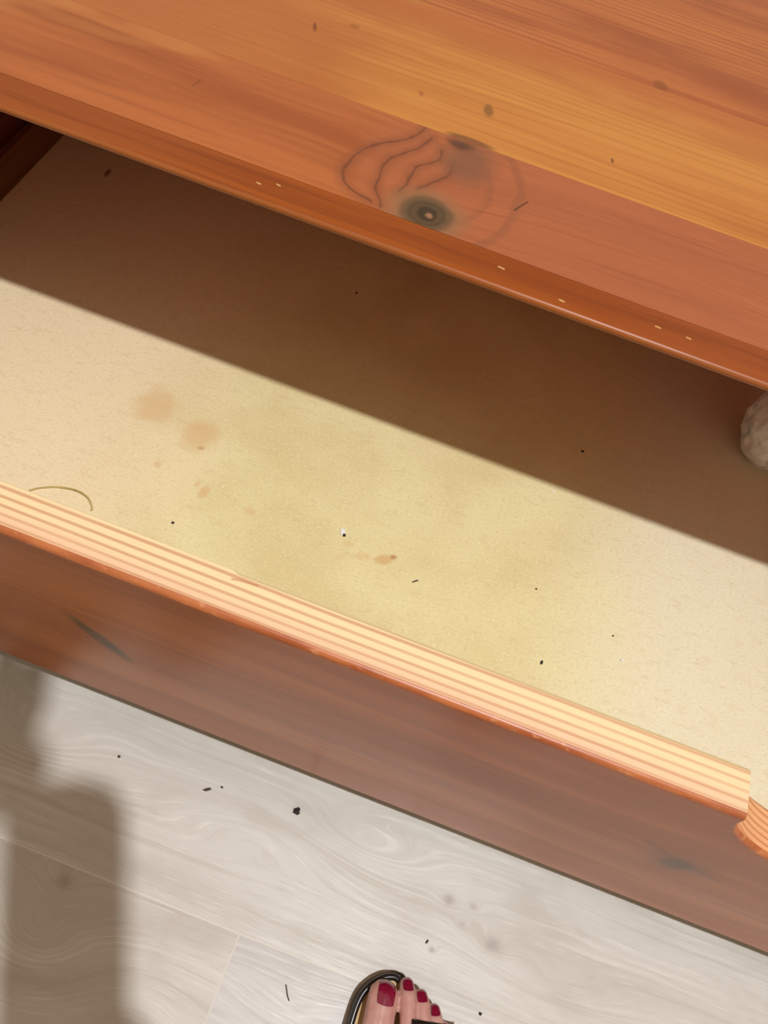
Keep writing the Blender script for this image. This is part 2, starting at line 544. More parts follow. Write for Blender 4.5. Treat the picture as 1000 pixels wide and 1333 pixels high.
M['plank_far'] = material('oak_laminate_far', plank_mat(
    2.0, (203, 199, 193), (193, 188, 181), (178, 170, 161),
    knots=[(.1760, .0750, .0062, 0.75), (.1350, .0930, .0045, 0.8), (.155, .0950, .003, 0.6), (.150, .0800, .0025, 0.5), (.1318, .0546, .0020, 0.8)],
    arches=[(.060, .108, .060, .018, .030), (-.030, .088, .085, .022, -.030), (-.235, .100, .045, .020, .03), (.24, .065, .06, .018, .02)]), spec=0.4)
M['plank_left'] = material('oak_laminate_left', plank_mat(
    13.0, (199, 193, 186), (188, 180, 172), (171, 160, 150), knots=[(-.1506, .0064, .0060, 0.7)],
    arches=[(-.150, -.040, .050, .030, .040), (-.07, -.05, .05, .03, -.02)]), spec=0.4)
M['plank_right'] = material('oak_laminate_right', plank_mat(
    31.0, (196, 191, 189), (186, 180, 177), (170, 163, 159), knots=[], arches=[(.05, -.03, .06, .03, .02)]), spec=0.4)
M['plank_edge'] = material('laminate_worn_edge', lambda: (214, 210, 204), rough=0.6)
M['subfloor'] = material('laminate_core', lambda: (205, 196, 184), rough=0.8)

def skin():
    x, y, z = pos()
    n = noise(x * 160.0, y * 160.0, z * 160.0, 3)
    b = noise(x * 40.0, y * 40.0, z * 40.0, 2)
    c = mix(n.step(0.35, 0.7), (216, 172, 162), (204, 154, 146))
    c = mix(b.step(0.45, 0.7) * 0.5, c, (206, 146, 136))
    return c, None, n, 0.0002
M['skin'] = material('skin', skin, rough=0.42, spec=0.4, gain=(0.80, 0.76, 0.74))
bs = M['skin'].node_tree.nodes['Principled BSDF']
bs.inputs['Subsurface Weight'].default_value = 0.12
bs.inputs['Subsurface Radius'].default_value = (0.006, 0.003, 0.0015)
bs.inputs['Subsurface Scale'].default_value = 1.0
M['polish'] = material('red_nail_polish', lambda: mix(noise(local()[0] * 300.0, local()[1] * 300.0, 0.0, 1), (128, 6, 50), (112, 5, 44)), rough=0.18, spec=0.6, coat=0.6, coat_rough=0.06)
M['black'] = material('black_patent_leather', lambda: mix(noise(local()[0] * 200.0, local()[1] * 200.0, local()[2] * 200.0, 2), (22, 19, 21), (34, 30, 31)), rough=0.22, spec=0.6)
M['insole'] = material('tan_insole', lambda: mix(noise(local()[0] * 250.0, local()[1] * 250.0, 0.0, 2), (216, 184, 132), (196, 160, 110)), rough=0.6)
M['outsole'] = material('brown_sole', lambda: mix(noise(local()[0] * 200.0, local()[1] * 200.0, 0.0, 2), (108, 88, 62), (86, 70, 50)), rough=0.6)
M['dress'] = material('dark_cloth', lambda: mix(noise(local()[0] * 60.0, local()[1] * 60.0, local()[2] * 60.0, 3), (40, 42, 56), (54, 56, 70)), rough=0.85)
M['hair'] = material('brown_hair', lambda: mix(noise(local()[0] * 90.0, local()[1] * 90.0, local()[2] * 8.0, 3), (62, 42, 30), (84, 58, 40)), rough=0.5)
M['phone'] = material('phone_shell', lambda: mix(noise(local()[0] * 90.0, local()[1] * 90.0, 0.0, 2), (36, 37, 40), (44, 45, 48)), rough=0.3)

def cloth():
    x, y, z = local()
    n = noise(x * 60.0, y * 60.0, z * 60.0, 3, 0.6)
    f = noise(x * 420.0, y * 420.0, z * 420.0, 2)
    c = mix(n.step(0.35, 0.68), (240, 238, 240), (216, 212, 212))
    c = mix(noise(x * 45.0 + 3.0, y * 120.0, z * 45.0, 2).step(0.56, 0.66) * 0.5, c, (140, 134, 132))
    return c, None, f + n, 0.0006
M['cloth'] = material('pale_grey_cloth', cloth, rough=0.85, spec=0.2)
M['crumb_dark'] = material('dark_crumb', lambda: mix(noise(local()[0] * 900.0, local()[1] * 900.0, local()[2] * 900.0, 2), (34, 30, 34), (52, 40, 36)), rough=0.8)
M['crumb_brown'] = material('brown_crumb', lambda: mix(noise(local()[0] * 900.0, local()[1] * 900.0, local()[2] * 900.0, 2), (92, 62, 44), (70, 48, 36)), rough=0.8)
M['crumb_white'] = material('white_crumb', lambda: mix(noise(local()[0] * 900.0, local()[1] * 900.0, local()[2] * 900.0, 2), (246, 244, 240), (226, 222, 214)), rough=0.7)
M['straw'] = material('straw', lambda: mix(noise(local()[0] * 300.0, local()[1] * 300.0, 0.0, 2), (206, 184, 112), (172, 146, 84)), rough=0.6)

# ------------------------------------------------------------------ the floor: laminate planks
floor = obj('floor', box(-1.5, 2.1, -1.3, 1.5, -0.03, -0.0088), M['subfloor'])
tag(floor, 'pale whitewashed oak laminate floor of long planks', kind='structure')
PW, PL, GAP = 0.180, 1.30, 0.0
for row in range(-7, 8):
    y0 = SEAM + row * PW
    if y0 < -1.3 or y0 > 1.45: continue
    off = {-1: JOINT, 0: -0.62}.get(row, (row * 0.437) % PL)
    k0 = math.floor((-1.5 - off) / PL)
    for k in range(k0, k0 + 5):
        x0 = off + k * PL; x1 = x0 + PL
        if x1 <= -1.5 or x0 >= 2.1: continue
        x0 = max(x0, -1.5); x1 = min(x1, 2.1)
        mt = M['plank_far'] if row % 2 == 0 else (M['plank_right'] if k % 2 == 0 else M['plank_left'])
        b = box(x0 + GAP / 2, x1 - GAP / 2, y0 + GAP / 2, y0 + PW - GAP / 2, -0.0088, 0.0)
        top_e = [e for e in b.edges if all(abs(v.co.z) < 1e-6 for v in e.verts)]
        r_ = bmesh.ops.bevel(b, geom=top_e, offset=0.0006, segments=1, profile=0.5, affect='EDGES')
        for f_ in r_['faces']:
            f_.material_index = 1
            for v in f_.verts:
                if v.co.z < -0.0001 and v.co.z > -0.002: v.co.z = -0.00025
        obj('plank', b, [mt, M['plank_edge']], floor)

# ------------------------------------------------------------------ the chest
chest = empty('low_pine_chest', (XC, (YE + YB) / 2, 0))
tag(chest, 'low orange-varnished pine chest with its wide drawer pulled open', 'chest')
XL0, XR0 = XS - 0.055, XR + 0.055         # outer sides
TX0, TX1 = XL0 - 0.02, XR0 + 0.02

def top_nose():
    # eased upper arris, underside cut back at a slant
    r = 0.0032
    pts = []
    for i in range(9):
        a = math.pi / 2 * i / 8
        pts.append((YE + r - r * math.cos(a), ZTOP - r + r * math.sin(a)))
    y1 = 0.3999
    pts += [(y1 - 0.0003, ZTOP), (y1, ZTOP - 0.0003), (y1, ZU), (YE + 0.0240, ZU), (YE + 0.0004, ZTOP - r - 0.0012)]
    return pts
o = obj('top_board', extrude_x(top_nose(), TX0, TX1), M['top0'], chest, smooth=True)
o['label'] = 'narrow worn orange strip along the front edge'
def set_auto_smooth(o, ang=40):
    me = o.data
    bm = bmesh.new(); bm.from_mesh(me)
    for e in bm.edges:
        e.smooth = not (len(e.link_faces) == 2 and e.calc_face_angle(0) > math.radians(ang))
    for f in bm.faces: f.smooth = True
    bm.to_mesh(me); bm.free()
set_auto_smooth(o)
for y0, y1, mk in ((0.4000, 0.4947, 'top1'), (0.4948, 0.6370, 'top2'), (0.6371, 0.7990, 'top3'), (0.7991, 0.9050, 'top4'), (0.9051, YB + 0.01, 'top2')):
    b = box(TX0, TX1, y0, y1, ZU, ZTOP)
    es = [e for e in b.edges if all(abs(v.co.z - ZTOP) < 1e-6 for v in e.verts)]
    for f_ in b.faces:
        f_.material_index = 1 if f_.calc_center_median().z < ZU + 1e-4 else 0
    ob = obj('top_board', b, [M[mk], M['underside']], chest)
    if mk == 'top1': ob['label'] = 'reddish board with a large round knot and dark contour arcs'
obj('side_panel', box(XL0, XL0 + 0.022, YE + 0.03, YB, 0.0, ZU, 0.0015), M['carcass'], chest)
obj('side_panel', box(XR0 - 0.022, XR0, YE + 0.03, YB, 0.0, ZU, 0.0015), M['carcass'], chest)
obj('back_panel', box(XL0 + 0.022, XR0 - 0.022, YB - 0.008, YB, 0.02, ZU), M['carcass'], chest)
obj('plinth', box(XL0 + 0.022, XR0 - 0.022, YE + 0.05, YE + 0.07, 0.0, 0.022, 0.001), M['carcass'], chest)
obj('cross_rail', box(XL0 + 0.022, XR0 - 0.022, YE + 0.07, YE + 0.12, 0.022, 0.036), M['carcass'], chest)
obj('cross_rail', box(XL0 + 0.022, XR0 - 0.022, YB - 0.10, YB - 0.05, 0.022, 0.036), M['carcass'], chest)

# ------------------------------------------------------------------ the open drawer
drawer = empty('drawer', (XC, G + 0.28, 0.05), chest)
drawer['label'] = 'open drawer with a bare stained fibreboard bottom and a finger scoop'
FX0, FX1 = XS - 0.050, XR + 0.050
SW, SD = 0.076, 0.050            # half width and depth of the finger scoop

def front_mesh():
    # stations along x, each with a closed (y, z) section; the top height follows the scoop
    xs = [FX0, -0.40, -0.30, -0.20, -0.10, -0.074, -0.070, -0.02, 0.05, 0.12, 0.17, XC - SW - 0.0004]
    scoop = [XC - SW * math.cos(math.pi * i / 40) for i in range(41)]
    right = [2 * XC - v for v in reversed(xs)]
    st = xs + scoop + right
    bm = bmesh.new()
    rows = []
    zlo = ZT - H
    for x in st:
        u = (x - XC) / SW
        zt = ZT - (SD * math.sqrt(max(0.0, 1 - u * u)) if abs(u) < 1 else 0.0)
        ch = 0.0 if x < -0.073 or x > 2 * XC + 0.073 else 0.0014
        ch = min(ch, 0.0014)
        r = 0.0032
        prof = [(G, zlo + 0.001), (G, zt - r * 0.9 - 0.002)]
        for i in range(7):
            a = math.pi / 2 * i / 6
            prof.append((G + r - r * math.cos(a), zt - r * 0.9 + r * 0.9 * math.sin(a)))
        for k in range(1, 9):
            prof.append((G + r + (T - 0.003 - r) * k / 9.0, zt))
        prof.append((G + T - 0.0006 - ch, zt))
        prof.append((G + T - 0.0002, zt - 0.0004 - ch * 0.9))
        prof.append((G + T, zt - 0.003))
        prof.append((G + T, zlo + 0.001))
        prof.append((G + T - 0.001, zlo))
        prof.append((G + 0.001, zlo))
        rows.append([bm.verts.new((x, y, z)) for y, z in prof])
    n = len(rows[0])
    for a, b in zip(rows[:-1], rows[1:]):
        for i in range(n):
            f = bm.faces.new((a[i], a[(i + 1) % n], b[(i + 1) % n], b[i]))
            f.smooth = True
            if 2 <= i <= 7: f.material_index = 2
            elif 8 <= i <= 19: f.material_index = 1
            else: f.material_index = 0
    bm.faces.new(rows[0]); bm.faces.new(list(reversed(rows[-1])))
    return bm
o = obj('drawer_front', front_mesh(), [M['front'], M['pale'], M['arris']], drawer)
o['label'] = 'red-brown pine drawer front with a pale striped sawn top edge'
set_auto_smooth(o, 32)
DY1 = G + T + 0.545
for xa, xb in ((XS - 0.012, XS), (XR, XR + 0.012)):
    obj('drawer_side', box(xa, xb, G + T, DY1, ZB - 0.014, ZT - 0.03, 0.001), M['side'], drawer)
obj('drawer_back', box(XS, XR, DY1 - 0.012, DY1, ZB - 0.014, ZT - 0.04, 0.001), M['side'], drawer)
for xa, xb in ((XS, XS + 0.010), (XR - 0.010, XR)):
    obj('batten', box(xa, xb, G + T, DY1 - 0.012, ZB, ZB + 0.038, 0.001), M['batten'], drawer)
o = obj('bottom_panel', box(XS, XR, G + T, DY1 - 0.012, ZB - 0.005, ZB), M['panel'], drawer)
o['label'] = 'beige fibreboard drawer bottom with two round tan stains'

# ------------------------------------------------------------------ crumpled cloth in the drawer
def cloth_ball(cx, cy, cz, rx, ry, rz):
    rnd = random.Random(5)
    bm = bmesh.new()
    bmesh.ops.create_icosphere(bm, subdivisions=5, radius=1.0)
    dirs = [(Vector((rnd.uniform(-1, 1), rnd.uniform(-1, 1), rnd.uniform(-1, 1))).normalized(), rnd.uniform(5, 11), rnd.uniform(0, 6.28), rnd.uniform(0.008, 0.022)) for _ in range(9)]
    for v in bm.verts:
        p = v.co.copy()
        k = 1.0
        for d, fq, ph, am in dirs:
            s = math.sin(p.dot(d) * fq + ph + 1.4 * math.sin(3 * p.x + 2 * p.y + ph))
            k += am * (1 - abs(s) * 1.8)
        q = p * k
        v.co = Vector((cx + q.x * rx, cy + q.y * ry, max(cz + q.z * rz, ZB + 0.0004)))
    return bm
o = obj('crumpled_cloth', cloth_ball(0.2980, 0.569, ZB + 0.052, 0.036, 0.040, 0.053), M['cloth'], None, (0.2980, 0.569, ZB), smooth=True)
tag(o, 'pale grey balled-up cloth in the dark right part of the drawer', 'cloth')

# ------------------------------------------------------------------ crumbs, thread and bits
def crumb(name, x, y, z, sx, sy, sz, rot, mat, label, cat, seed):
    rnd = random.Random(seed)
    bm = bmesh.new()
    bmesh.ops.create_icosphere(bm, subdivisions=2, radius=1.0)
    c, s = math.cos(rot), math.sin(rot)
    zmin = 1e9
    for v in bm.verts:
        k = 1 + rnd.uniform(-0.28, 0.28)
        px, py, pz = v.co.x * sx * k, v.co.y * sy * k, v.co.z * sz * k
        v.co = Vector((px * c - py * s, px * s + py * c, pz)); zmin = min(zmin, pz)
    for v in bm.verts: v.co += Vector((x, y, z - zmin))
    return tag(obj(name, bm, mat, None, (x, y, z)), label, cat)

crumb('dark_speck', -0.1856, 0.2717, ZB, .0013, .0011, .0008, 0.4, M['crumb_dark'], 'round black speck on the fibreboard, below the two big stains', 'speck', 1)
crumb('brown_chip', 0.0196, 0.3010, ZB, .0030, .0007, .0006, 0.75, M['crumb_brown'], 'tiny curved brown chip right of the small dark stain in the drawer', 'chip', 2)
crumb('dark_speck', 0.1390, 0.2728, ZB, .0009, .0020, .0007, -0.1, M['crumb_dark'], 'small dark oblong speck in the drawer just above the striped front edge', 'speck', 3)
crumb('dark_speck', 0.1920, 0.3195, ZB, .0009, .0008, .0006, 0.0, M['crumb_brown'], 'tiny brown dot at the right of the lit drawer bottom', 'speck', 4)
crumb('dark_speck', 0.1195, 0.3355, ZB, .0008, .0008, .0005, 0.0, M['crumb_brown'], 'tiny brown dot in the middle right of the bright drawer bottom', 'speck', 5)
crumb('white_crumb', 0.2035, 0.3009, ZB, .0018, .0014, .0007, 0.3, M['crumb_white'], 'tiny whitish crumb at the right of the bright drawer bottom', 'crumb', 6)
crumb('dark_speck', -0.1373, 0.5875, ZB, .0014, .0012, .0008, 0.0, M['crumb_dark'], 'black speck in the shaded part of the drawer, left of middle', 'speck', 7)
crumb('dark_speck', 0.1285, 0.4951, ZB, .0014, .0012, .0008, 0.0, M['crumb_dark'], 'dark speck in the shaded part of the drawer, right side', 'speck', 8)
crumb('white_crumb', 0.1116, 0.4386, ZB, .0016, .0009, .0006, 0.5, M['crumb_white'], 'tiny pale flake right on the shadow line in the drawer', 'crumb', 9)
crumb('dark_crumb', -0.0047, 0.1064, 0.0, .0029, .0025, .0018, 0.5, M['crumb_dark'], 'black lump of dirt on the floor below the middle of the drawer front', 'crumb', 10)
crumb('wood_splinter', -0.0749, 0.0972, 0.0, .0034, .0011, .0008, 0.55, M['crumb_brown'], 'short dark splinter on the floor, the left one below the drawer front', 'splinter', 11)
crumb('dark_speck', -0.0652, 0.1026, 0.0, .0010, .0009, .0006, 0.3, M['crumb_brown'], 'tiny dark dot just right of the short splinter on the floor', 'speck', 12)
crumb('dark_speck', -0.1481, 0.0959, 0.0, .0012, .0010, .0007, 0.0, M['crumb_brown'], 'small dark dot on the floor beside the soft shadow edge', 'speck', 13)
crumb('dark_speck', 0.1693, 0.0250, 0.0, .0012, .0010, .0007, 0.0, M['crumb_dark'], 'small dark dot on the floor right of the toes', 'speck', 14)
crumb('dark_speck', 0.1192, 0.0556, 0.0, .0016, .0007, .0006, 1.2, M['crumb_brown'], 'tiny brown fleck on the floor above the toes', 'speck', 15)

def tube(pts, rad, sides=8):
    bm = bmesh.new()
    rings = []
    n = len(pts)
    for i, p in enumerate(pts):
        t = (Vector(pts[min(i + 1, n - 1)]) - Vector(pts[max(i - 1, 0)])).normalized()
        a = t.cross(Vector((0, 0, 1)))
        if a.length < 1e-4: a = t.cross(Vector((0, 1, 0)))
        a.normalize(); b = a.cross(t)
        r = rad[i] if isinstance(rad, (list, tuple)) else rad
        rings.append([bm.verts.new(Vector(p) + a * (r * math.cos(2 * math.pi * k / sides)) + b * (r * math.sin(2 * math.pi * k / sides))) for k in range(sides)])
    for A, B in zip(rings[:-1], rings[1:]):
        for k in range(sides):
            bm.faces.new((A[k], A[(k + 1) % sides], B[(k + 1) % sides], B[k]))
    bm.faces.new(rings[0]); bm.faces.new(list(reversed(rings[-1])))
    return bm

def spline(ctrl, per=8):
    P = [Vector(c) for c in ctrl]
    P = [P[0] * 2 - P[1]] + P + [P[-1] * 2 - P[-2]]
    out = []
    for i in range(1, len(P) - 2):
        for k in range(per):
            t = k / per
            a, b, c, d = P[i - 1], P[i], P[i + 1], P[i + 2]
            out.append(0.5 * ((2 * b) + (c - a) * t + (2 * a - 5 * b + 4 * c - d) * t * t + (3 * b - a - 3 * c + d) * t ** 3))
    out.append(P[-2])
    return out
pts = spline([(-0.3037, 0.2524, ZB + .0010), (-0.2975, 0.2579, ZB + .0010), (-0.2853, 0.2643, ZB + .0010), (-0.2697, 0.2671, ZB + .0026), (-0.2577, 0.2645, ZB + .0026), (-0.2507, 0.2579, ZB + .0010), (-0.2503, 0.2554, ZB + .0010)])
o = obj('straw_thread', tube(pts, [0.0007] * len(pts)), M['straw'], None, (-0.2770, 0.2616, ZB), smooth=True)
tag(o, 'thin curved straw-coloured fibre on the drawer bottom by the left front edge', 'thread')
pts = spline([(.0318, -.0030, .0006), (.0336, -.0058, .0006), (.0352, -.0085, .0007), (.0376, -.0112, .0006)])
o = obj('hair_clip_sliver', tube(pts, [0.00045] * len(pts)), M['crumb_brown'], None, (.035, -.007, 0), smooth=True)
o.name = 'dry_twig'
tag(o, 'thin dark bent twig on the floor left of the sandalled foot', 'twig')

bit = empty('paper_scrap', (-.0518, .3199, ZB))
tag(bit, 'tiny white scrap with a black corner in the middle of the drawer', 'scrap')
for nm, ex, mk in (('white_flake', (-.0543, -.0501, .3172, .3236, ZB, ZB + .0016), 'crumb_white'), ('black_corner', (-.0523, -.0499, .3163, .3186, ZB, ZB + .0021), 'crumb_dark')):
    b = box(*ex, .0003)
    bmesh.ops.rotate(b, verts=b.verts, cent=Vector((-.0518, .3199, ZB)), matrix=Matrix.Rotation(0.35, 3, 'Z'))
    obj(nm, b, M[mk], bit)

# ------------------------------------------------------------------ the photographer
def capsule(bm, a, b, ra, rb, sub=2):
    t = bmesh.new()
    bmesh.ops.create_icosphere(t, subdivisions=sub, radius=1.0)
    pts = [Vector(a) + v.co * ra for v in t.verts] + [Vector(b) + v.co * rb for v in t.verts]
    t.free()
    vs = [bm.verts.new(p) for p in pts]
    r = bmesh.ops.convex_hull(bm, input=vs)
    kill = [g for g in set(r['geom_interior'] + r['geom_unused']) if isinstance(g, bmesh.types.BMVert) and g.is_valid]
    bmesh.ops.delete(bm, geom=kill, context='VERTS')

def organic(caps, voxel, smooth_it=3, fac=0.5):
    bm = bmesh.new()
    for a, b, ra, rb in caps: capsule(bm, a, b, ra, rb)
    me = bpy.data.meshes.new('tmp'); bm.to_mesh(me); bm.free()
    o = bpy.data.objects.new('tmp', me); COL.objects.link(o)
    md = o.modifiers.new('r', 'REMESH'); md.mode = 'VOXEL'; md.voxel_size = voxel
    ms = o.modifiers.new('s', 'SMOOTH'); ms.iterations = smooth_it; ms.factor = fac
    dg = bpy.context.evaluated_depsgraph_get(); dg.update()
    me2 = bpy.data.meshes.new_from_object(o.evaluated_get(dg))
    bm = bmesh.new(); bm.from_mesh(me2)
    bpy.data.objects.remove(o); bpy.data.meshes.remove(me); bpy.data.meshes.remove(me2)
    return bm

S0 = 0.0125      # upper face of the insole
toes = [   # joint chain, radii (base to tip)
    ([(.1040, -.045, S0 + .0160), (.0990, -.018, S0 + .0125), (.0960, .0122, S0 + .0108)], (.0150, .0112, .0107)),
    ([(.1235, -.042, S0 + .0165), (.1188, -.006, S0 + .0165), (.1122, .0175, S0 + .0120), (.1100, .0235, S0 + .0078)], (.0088, .0060, .0058, .0056)),
    ([(.1370, -.045, S0 + .0150), (.1318, -.008, S0 + .0155), (.1240, .0150, S0 + .0110), (.1215, .0205, S0 + .0073)], (.0083, .0057, .0055, .0052)),
    ([(.1480, -.052, S0 + .0135), (.1432, -.014, S0 + .0140), (.1352, .0100, S0 + .0100), (.1327, .0155, S0 + .0068)], (.0083, .0055, .0053, .0050)),
    ([(.1570, -.060, S0 + .0120), (.1520, -.024, S0 + .0120), (.1440, .0020, S0 + .0088), (.1415, .0080, S0 + .0062)], (.0090, .0055, .0054, .0050)),
]
foot_caps = []
for ch, rr in toes:
    for i in range(len(ch) - 1): foot_caps.append((ch[i], ch[i + 1], rr[i], rr[i + 1]))
for i, (ch, rr) in enumerate(toes):
    foot_caps.append((ch[0], (.116 + i * .0075, -.120, .048 - .004 * i), rr[0] * 1.05, .021))
heel = (.134, -.200, S0 + .030)
foot_caps += [((.112, -.055, S0 + .018), (.130, -.195, S0 + .026), .016, .023), ((.150, -.065, S0 + .014), (.138, -.195, S0 + .026), .013, .023),
              (heel, (.132, -.165, .073), .029, .029), ((.126, -.122, .053), (.131, -.165, .102), .025, .032),
              ((.131, -.167, .10), (.132, -.185, .22), .032, .040)]
fb = organic(foot_caps, 0.0012, 2)
bvh = BVHTree.FromBMesh(fb)
# rest of the body, out of the picture: bending forward over the drawer
bc = [((.132, -.185, .20), (.132, -.205, .33), .040, .053), ((.132, -.205, .33), (.132, -.210, .46), .053, .053), ((.132, -.210, .46), (.110, -.330, .82), .060, .086),
      ((-.06, -.420, .05), (-.06, -.440, .20), .034, .041), ((-.06, -.440, .20), (-.06, -.445, .33), .041, .054), ((-.06, -.445, .33), (-.06, -.415, .46), .054, .054), ((-.06, -.415, .46), (-.045, -.390, .82), .060, .086),
      ((-.06, -.440, .036), (-.06, -.330, .030), .030, .022), ((-.06, -.330, .030), (-.052, -.265, .026), .026, .014), ((-.07, -.330, .028), (-.085, -.275, .024), .022, .012),
      ((.110, -.345, .86), (-.045, -.375, .86), .100, .100), ((.035, -.360, .90), (.035, -.300, 1.10), .115, .115),
      ((.035, -.300, 1.10), (.035, -.255, 1.26), .115, .100), ((-.10, -.250, 1.27), (.17, -.250, 1.27), .060, .060),
      ((.035, -.250, 1.30), (.035, -.225, 1.40), .052, .050), ((.035, -.205, 1.45), (.035, -.225, 1.53), .078, .088),
      # arms to the phone
      ((.19, -.250, 1.26), (.27, -.300, 1.00), .048, .040), ((.27, -.300, 1.00), (.085, -.145, .715), .038, .026),
      ((-.12, -.250, 1.26), (-.22, -.270, 1.01), .048, .040), ((-.22, -.270, 1.01), (-.150, -.020, .800), .038, .025)]
bb = organic(bc, 0.009, 6)

def cp(x, y, z):   # point given in the phone's own frame (right, up, back)
    return CAM_POS + CAM_RIGHT * x + CAM_UP * y + CAM_BACK * z
hand = []
# right hand round the lower half of the phone
hand += [(Vector((.085, -.145, .715)), cp(0.050 - .008, -0.165, .055), .026, .022), (cp(0.050 - .008, -0.165, .055), cp(0.012 - .008, -0.145, .042), .024, .020)]
for k, yy in enumerate((-.090, -.105, -.120, -.134)):
    ln = (1.0, 1.05, 0.98, 0.85)[k]
    hand += [(cp(0.020 - .008, yy - .040, .040), cp(-0.034 * ln - .008, yy - .040, .034), .0095, .0085), (cp(-0.034 * ln - .008, yy - .040, .034), cp(-0.050 * ln - .008, yy - .040, .022), .0085, .0078), (cp(-0.050 * ln - .008, yy - .040, .022), cp(-0.043 - .008, yy - .040, .010), .0078, .0065)]
hand += [(cp(0.046 - .008, -0.155, .048), cp(0.032 - .008, -0.118, .034), .012, .0095), (cp(0.032 - .008, -0.118, .034), cp(0.014 - .008, -0.100, .030), .0095, .0075)]
# left hand: unseen, its fingers shaped past the phone's corner for the floor shadow
hand += [(Vector((-.150, -.020, .800)), cp(-0.105 - .008, 0.022, .036), .025, .021), (cp(-0.105 - .008, 0.022, .036), cp(-0.072 - .008, 0.012, .028), .022, .017)]
hand += [(cp(-0.070 - .008, 0.012, .028), cp(-0.046 - .008, 0.026, .028), .0110, .0100), (cp(-0.046 - .008, 0.026, .028), cp(-0.026 - .008, 0.048, .026), .0100, .0090), (cp(-0.026 - .008, 0.048, .026), cp(-0.024 - .008, 0.070, .024), .0095, .0085)]
hand += [(cp(-0.075 - .008, 0.017, .030), cp(-0.026 - .008, 0.018, .030), .016, .014), (cp(-0.040 - .008, 0.018, .030), cp(-0.030 - .008, 0.052, .028), .016, .012)]  # added filler that closes a gap in the floor shadow
hand += [(cp(-0.070 - .008, 0.028, .030), cp(-0.054 - .008, 0.044, .030), .0110, .0100), (cp(-0.054 - .008, 0.044, .030), cp(-0.044 - .008, 0.060, .027), .0100, .0090), (cp(-0.044 - .008, 0.060, .027), cp(-0.040 - .008, 0.082, .025), .0090, .0080)]
hand += [(cp(-0.075 - .008, 0.032, .030), cp(-0.068 - .008, 0.062, .030), .0105, .0095), (cp(-0.068 - .008, 0.062, .030), cp(-0.060 - .008, 0.084, .028), .0095, .0080)]
hand += [(cp(-0.080 - .008, 0.040, .030), cp(-0.082 - .008, 0.062, .032), .0095, .0085), (cp(-0.082 - .008, 0.062, .032), cp(-0.080 - .008, 0.080, .030), .0085, .0070)]
hand += [(cp(-0.075 - .008, 0.004, .030), cp(-0.050 - .008, -0.004, .028), .012, .0095), (cp(-0.050 - .008, -0.004, .028), cp(-0.032 - .008, -0.006, .026), .0095, .0075)]
hb = organic(hand, 0.0024, 3)
pm = bmesh.new()
for src in (fb, bb, hb):
    me = bpy.data.meshes.new('t'); src.to_mesh(me); src.free(); pm.from_mesh(me); bpy.data.meshes.remove(me)
person = obj('person', pm, M['skin'], None, (.131, -.167, S0), smooth=True)
tag(person, 'person standing at the drawer, bare toes with dark red nails in a black sandal', 'person')

def nail(cx, cy, wdt, lng, ang, tipround=0.35):
    nx, ny = 9, 9
    bm = bmesh.new()
    grid = {}
    c, s = math.cos(ang), math.sin(ang)
    for i in range(nx):
        for j in range(ny):
            u = -1 + 2 * i / (nx - 1); v = -1 + 2 * j / (ny - 1)
            px = u * wdt / 2 * (1 - 0.18 * v * v * (1 if v > 0 else 0.6)); py = v * lng / 2 * (1 - tipround * 0.35 * u * u)
            x = cx + px * c - py * s; y = cy + px * s + py * c
            hit = bvh.ray_cast(Vector((x, y, 0.2)), Vector((0, 0, -1)))
            z = hit[0].z if hit[0] is not None else S0 + .01
            grid[i, j] = (x, y, z)
    top = {k: bm.verts.new((p[0], p[1], p[2] + 0.0009)) for k, p in grid.items()}
    bot = {k: bm.verts.new((p[0], p[1], p[2] - 0.0008)) for k, p in grid.items()}
    for i in range(nx - 1):
        for j in range(ny - 1):
            bm.faces.new((top[i, j], top[i + 1, j], top[i + 1, j + 1], top[i, j + 1]))
            bm.faces.new((bot[i, j + 1], bot[i + 1, j + 1], bot[i + 1, j], bot[i, j]))
    for i in range(nx - 1):
        for j in (0, ny - 1):
            bm.faces.new((top[i, j], top[i + 1, j], bot[i + 1, j], bot[i, j]))
    for j in range(ny - 1):
        for i in (0, nx - 1):
            bm.faces.new((top[i, j], top[i, j + 1], bot[i, j + 1], bot[i, j]))
    o = obj('toenail', bm, M['polish'], person, smooth=True)
    set_auto_smooth(o, 50)
    return o
for n_, a in enumerate(((.0965, .0145, .0125, .0150, 0.12), (.1100, .0242, .0076, .0072, 0.30), (.1213, .0208, .0072, .0070, 0.35), (.1325, .0160, .0068, .0066, 0.38), (.1413, .0084, .0058, .0054, 0.38))):
    o = nail(*a)
    if n_ == 0: o['label'] = 'glossy dark red nail of the big toe'

# sandal
sandal = empty('sandal', (.135, -.09, 0), person)
sandal['label'] = 'black strappy sandal with tan insole'
outline = [(.0795, -.012), (.0785, .000), (.0800, .0090), (.0850, .0180), (.0935, .0258), (.1030, .0300), (.1110, .0285), (.1180, .0220), (.1260, .0150), (.1360, .0070), (.1480, -.0080), (.1570, -.0260), (.1620, -.0480),
           (.1630, -.0850), (.1610, -.130), (.1640, -.170), (.1640, -.200), (.1530, -.224), (.1340, -.231), (.1150, -.224), (.1030, -.200), (.1010, -.170), (.0990, -.130), (.0910, -.085), (.0830, -.045)]
def closed_spline(pts, per=5):
    n = len(pts); out = []
    for i in range(n):
        a, b, c, d = (Vector(pts[(i + k) % n]) for k in (-1, 0, 1, 2))
        for k in range(per):
            t = k / per
            out.append(0.5 * ((2 * b) + (c - a) * t + (2 * a - 5 * b + 4 * c - d) * t * t + (3 * b - a - 3 * c + d) * t ** 3))
    return out
cs = closed_spline(outline)
cen = Vector((.132, -.10))
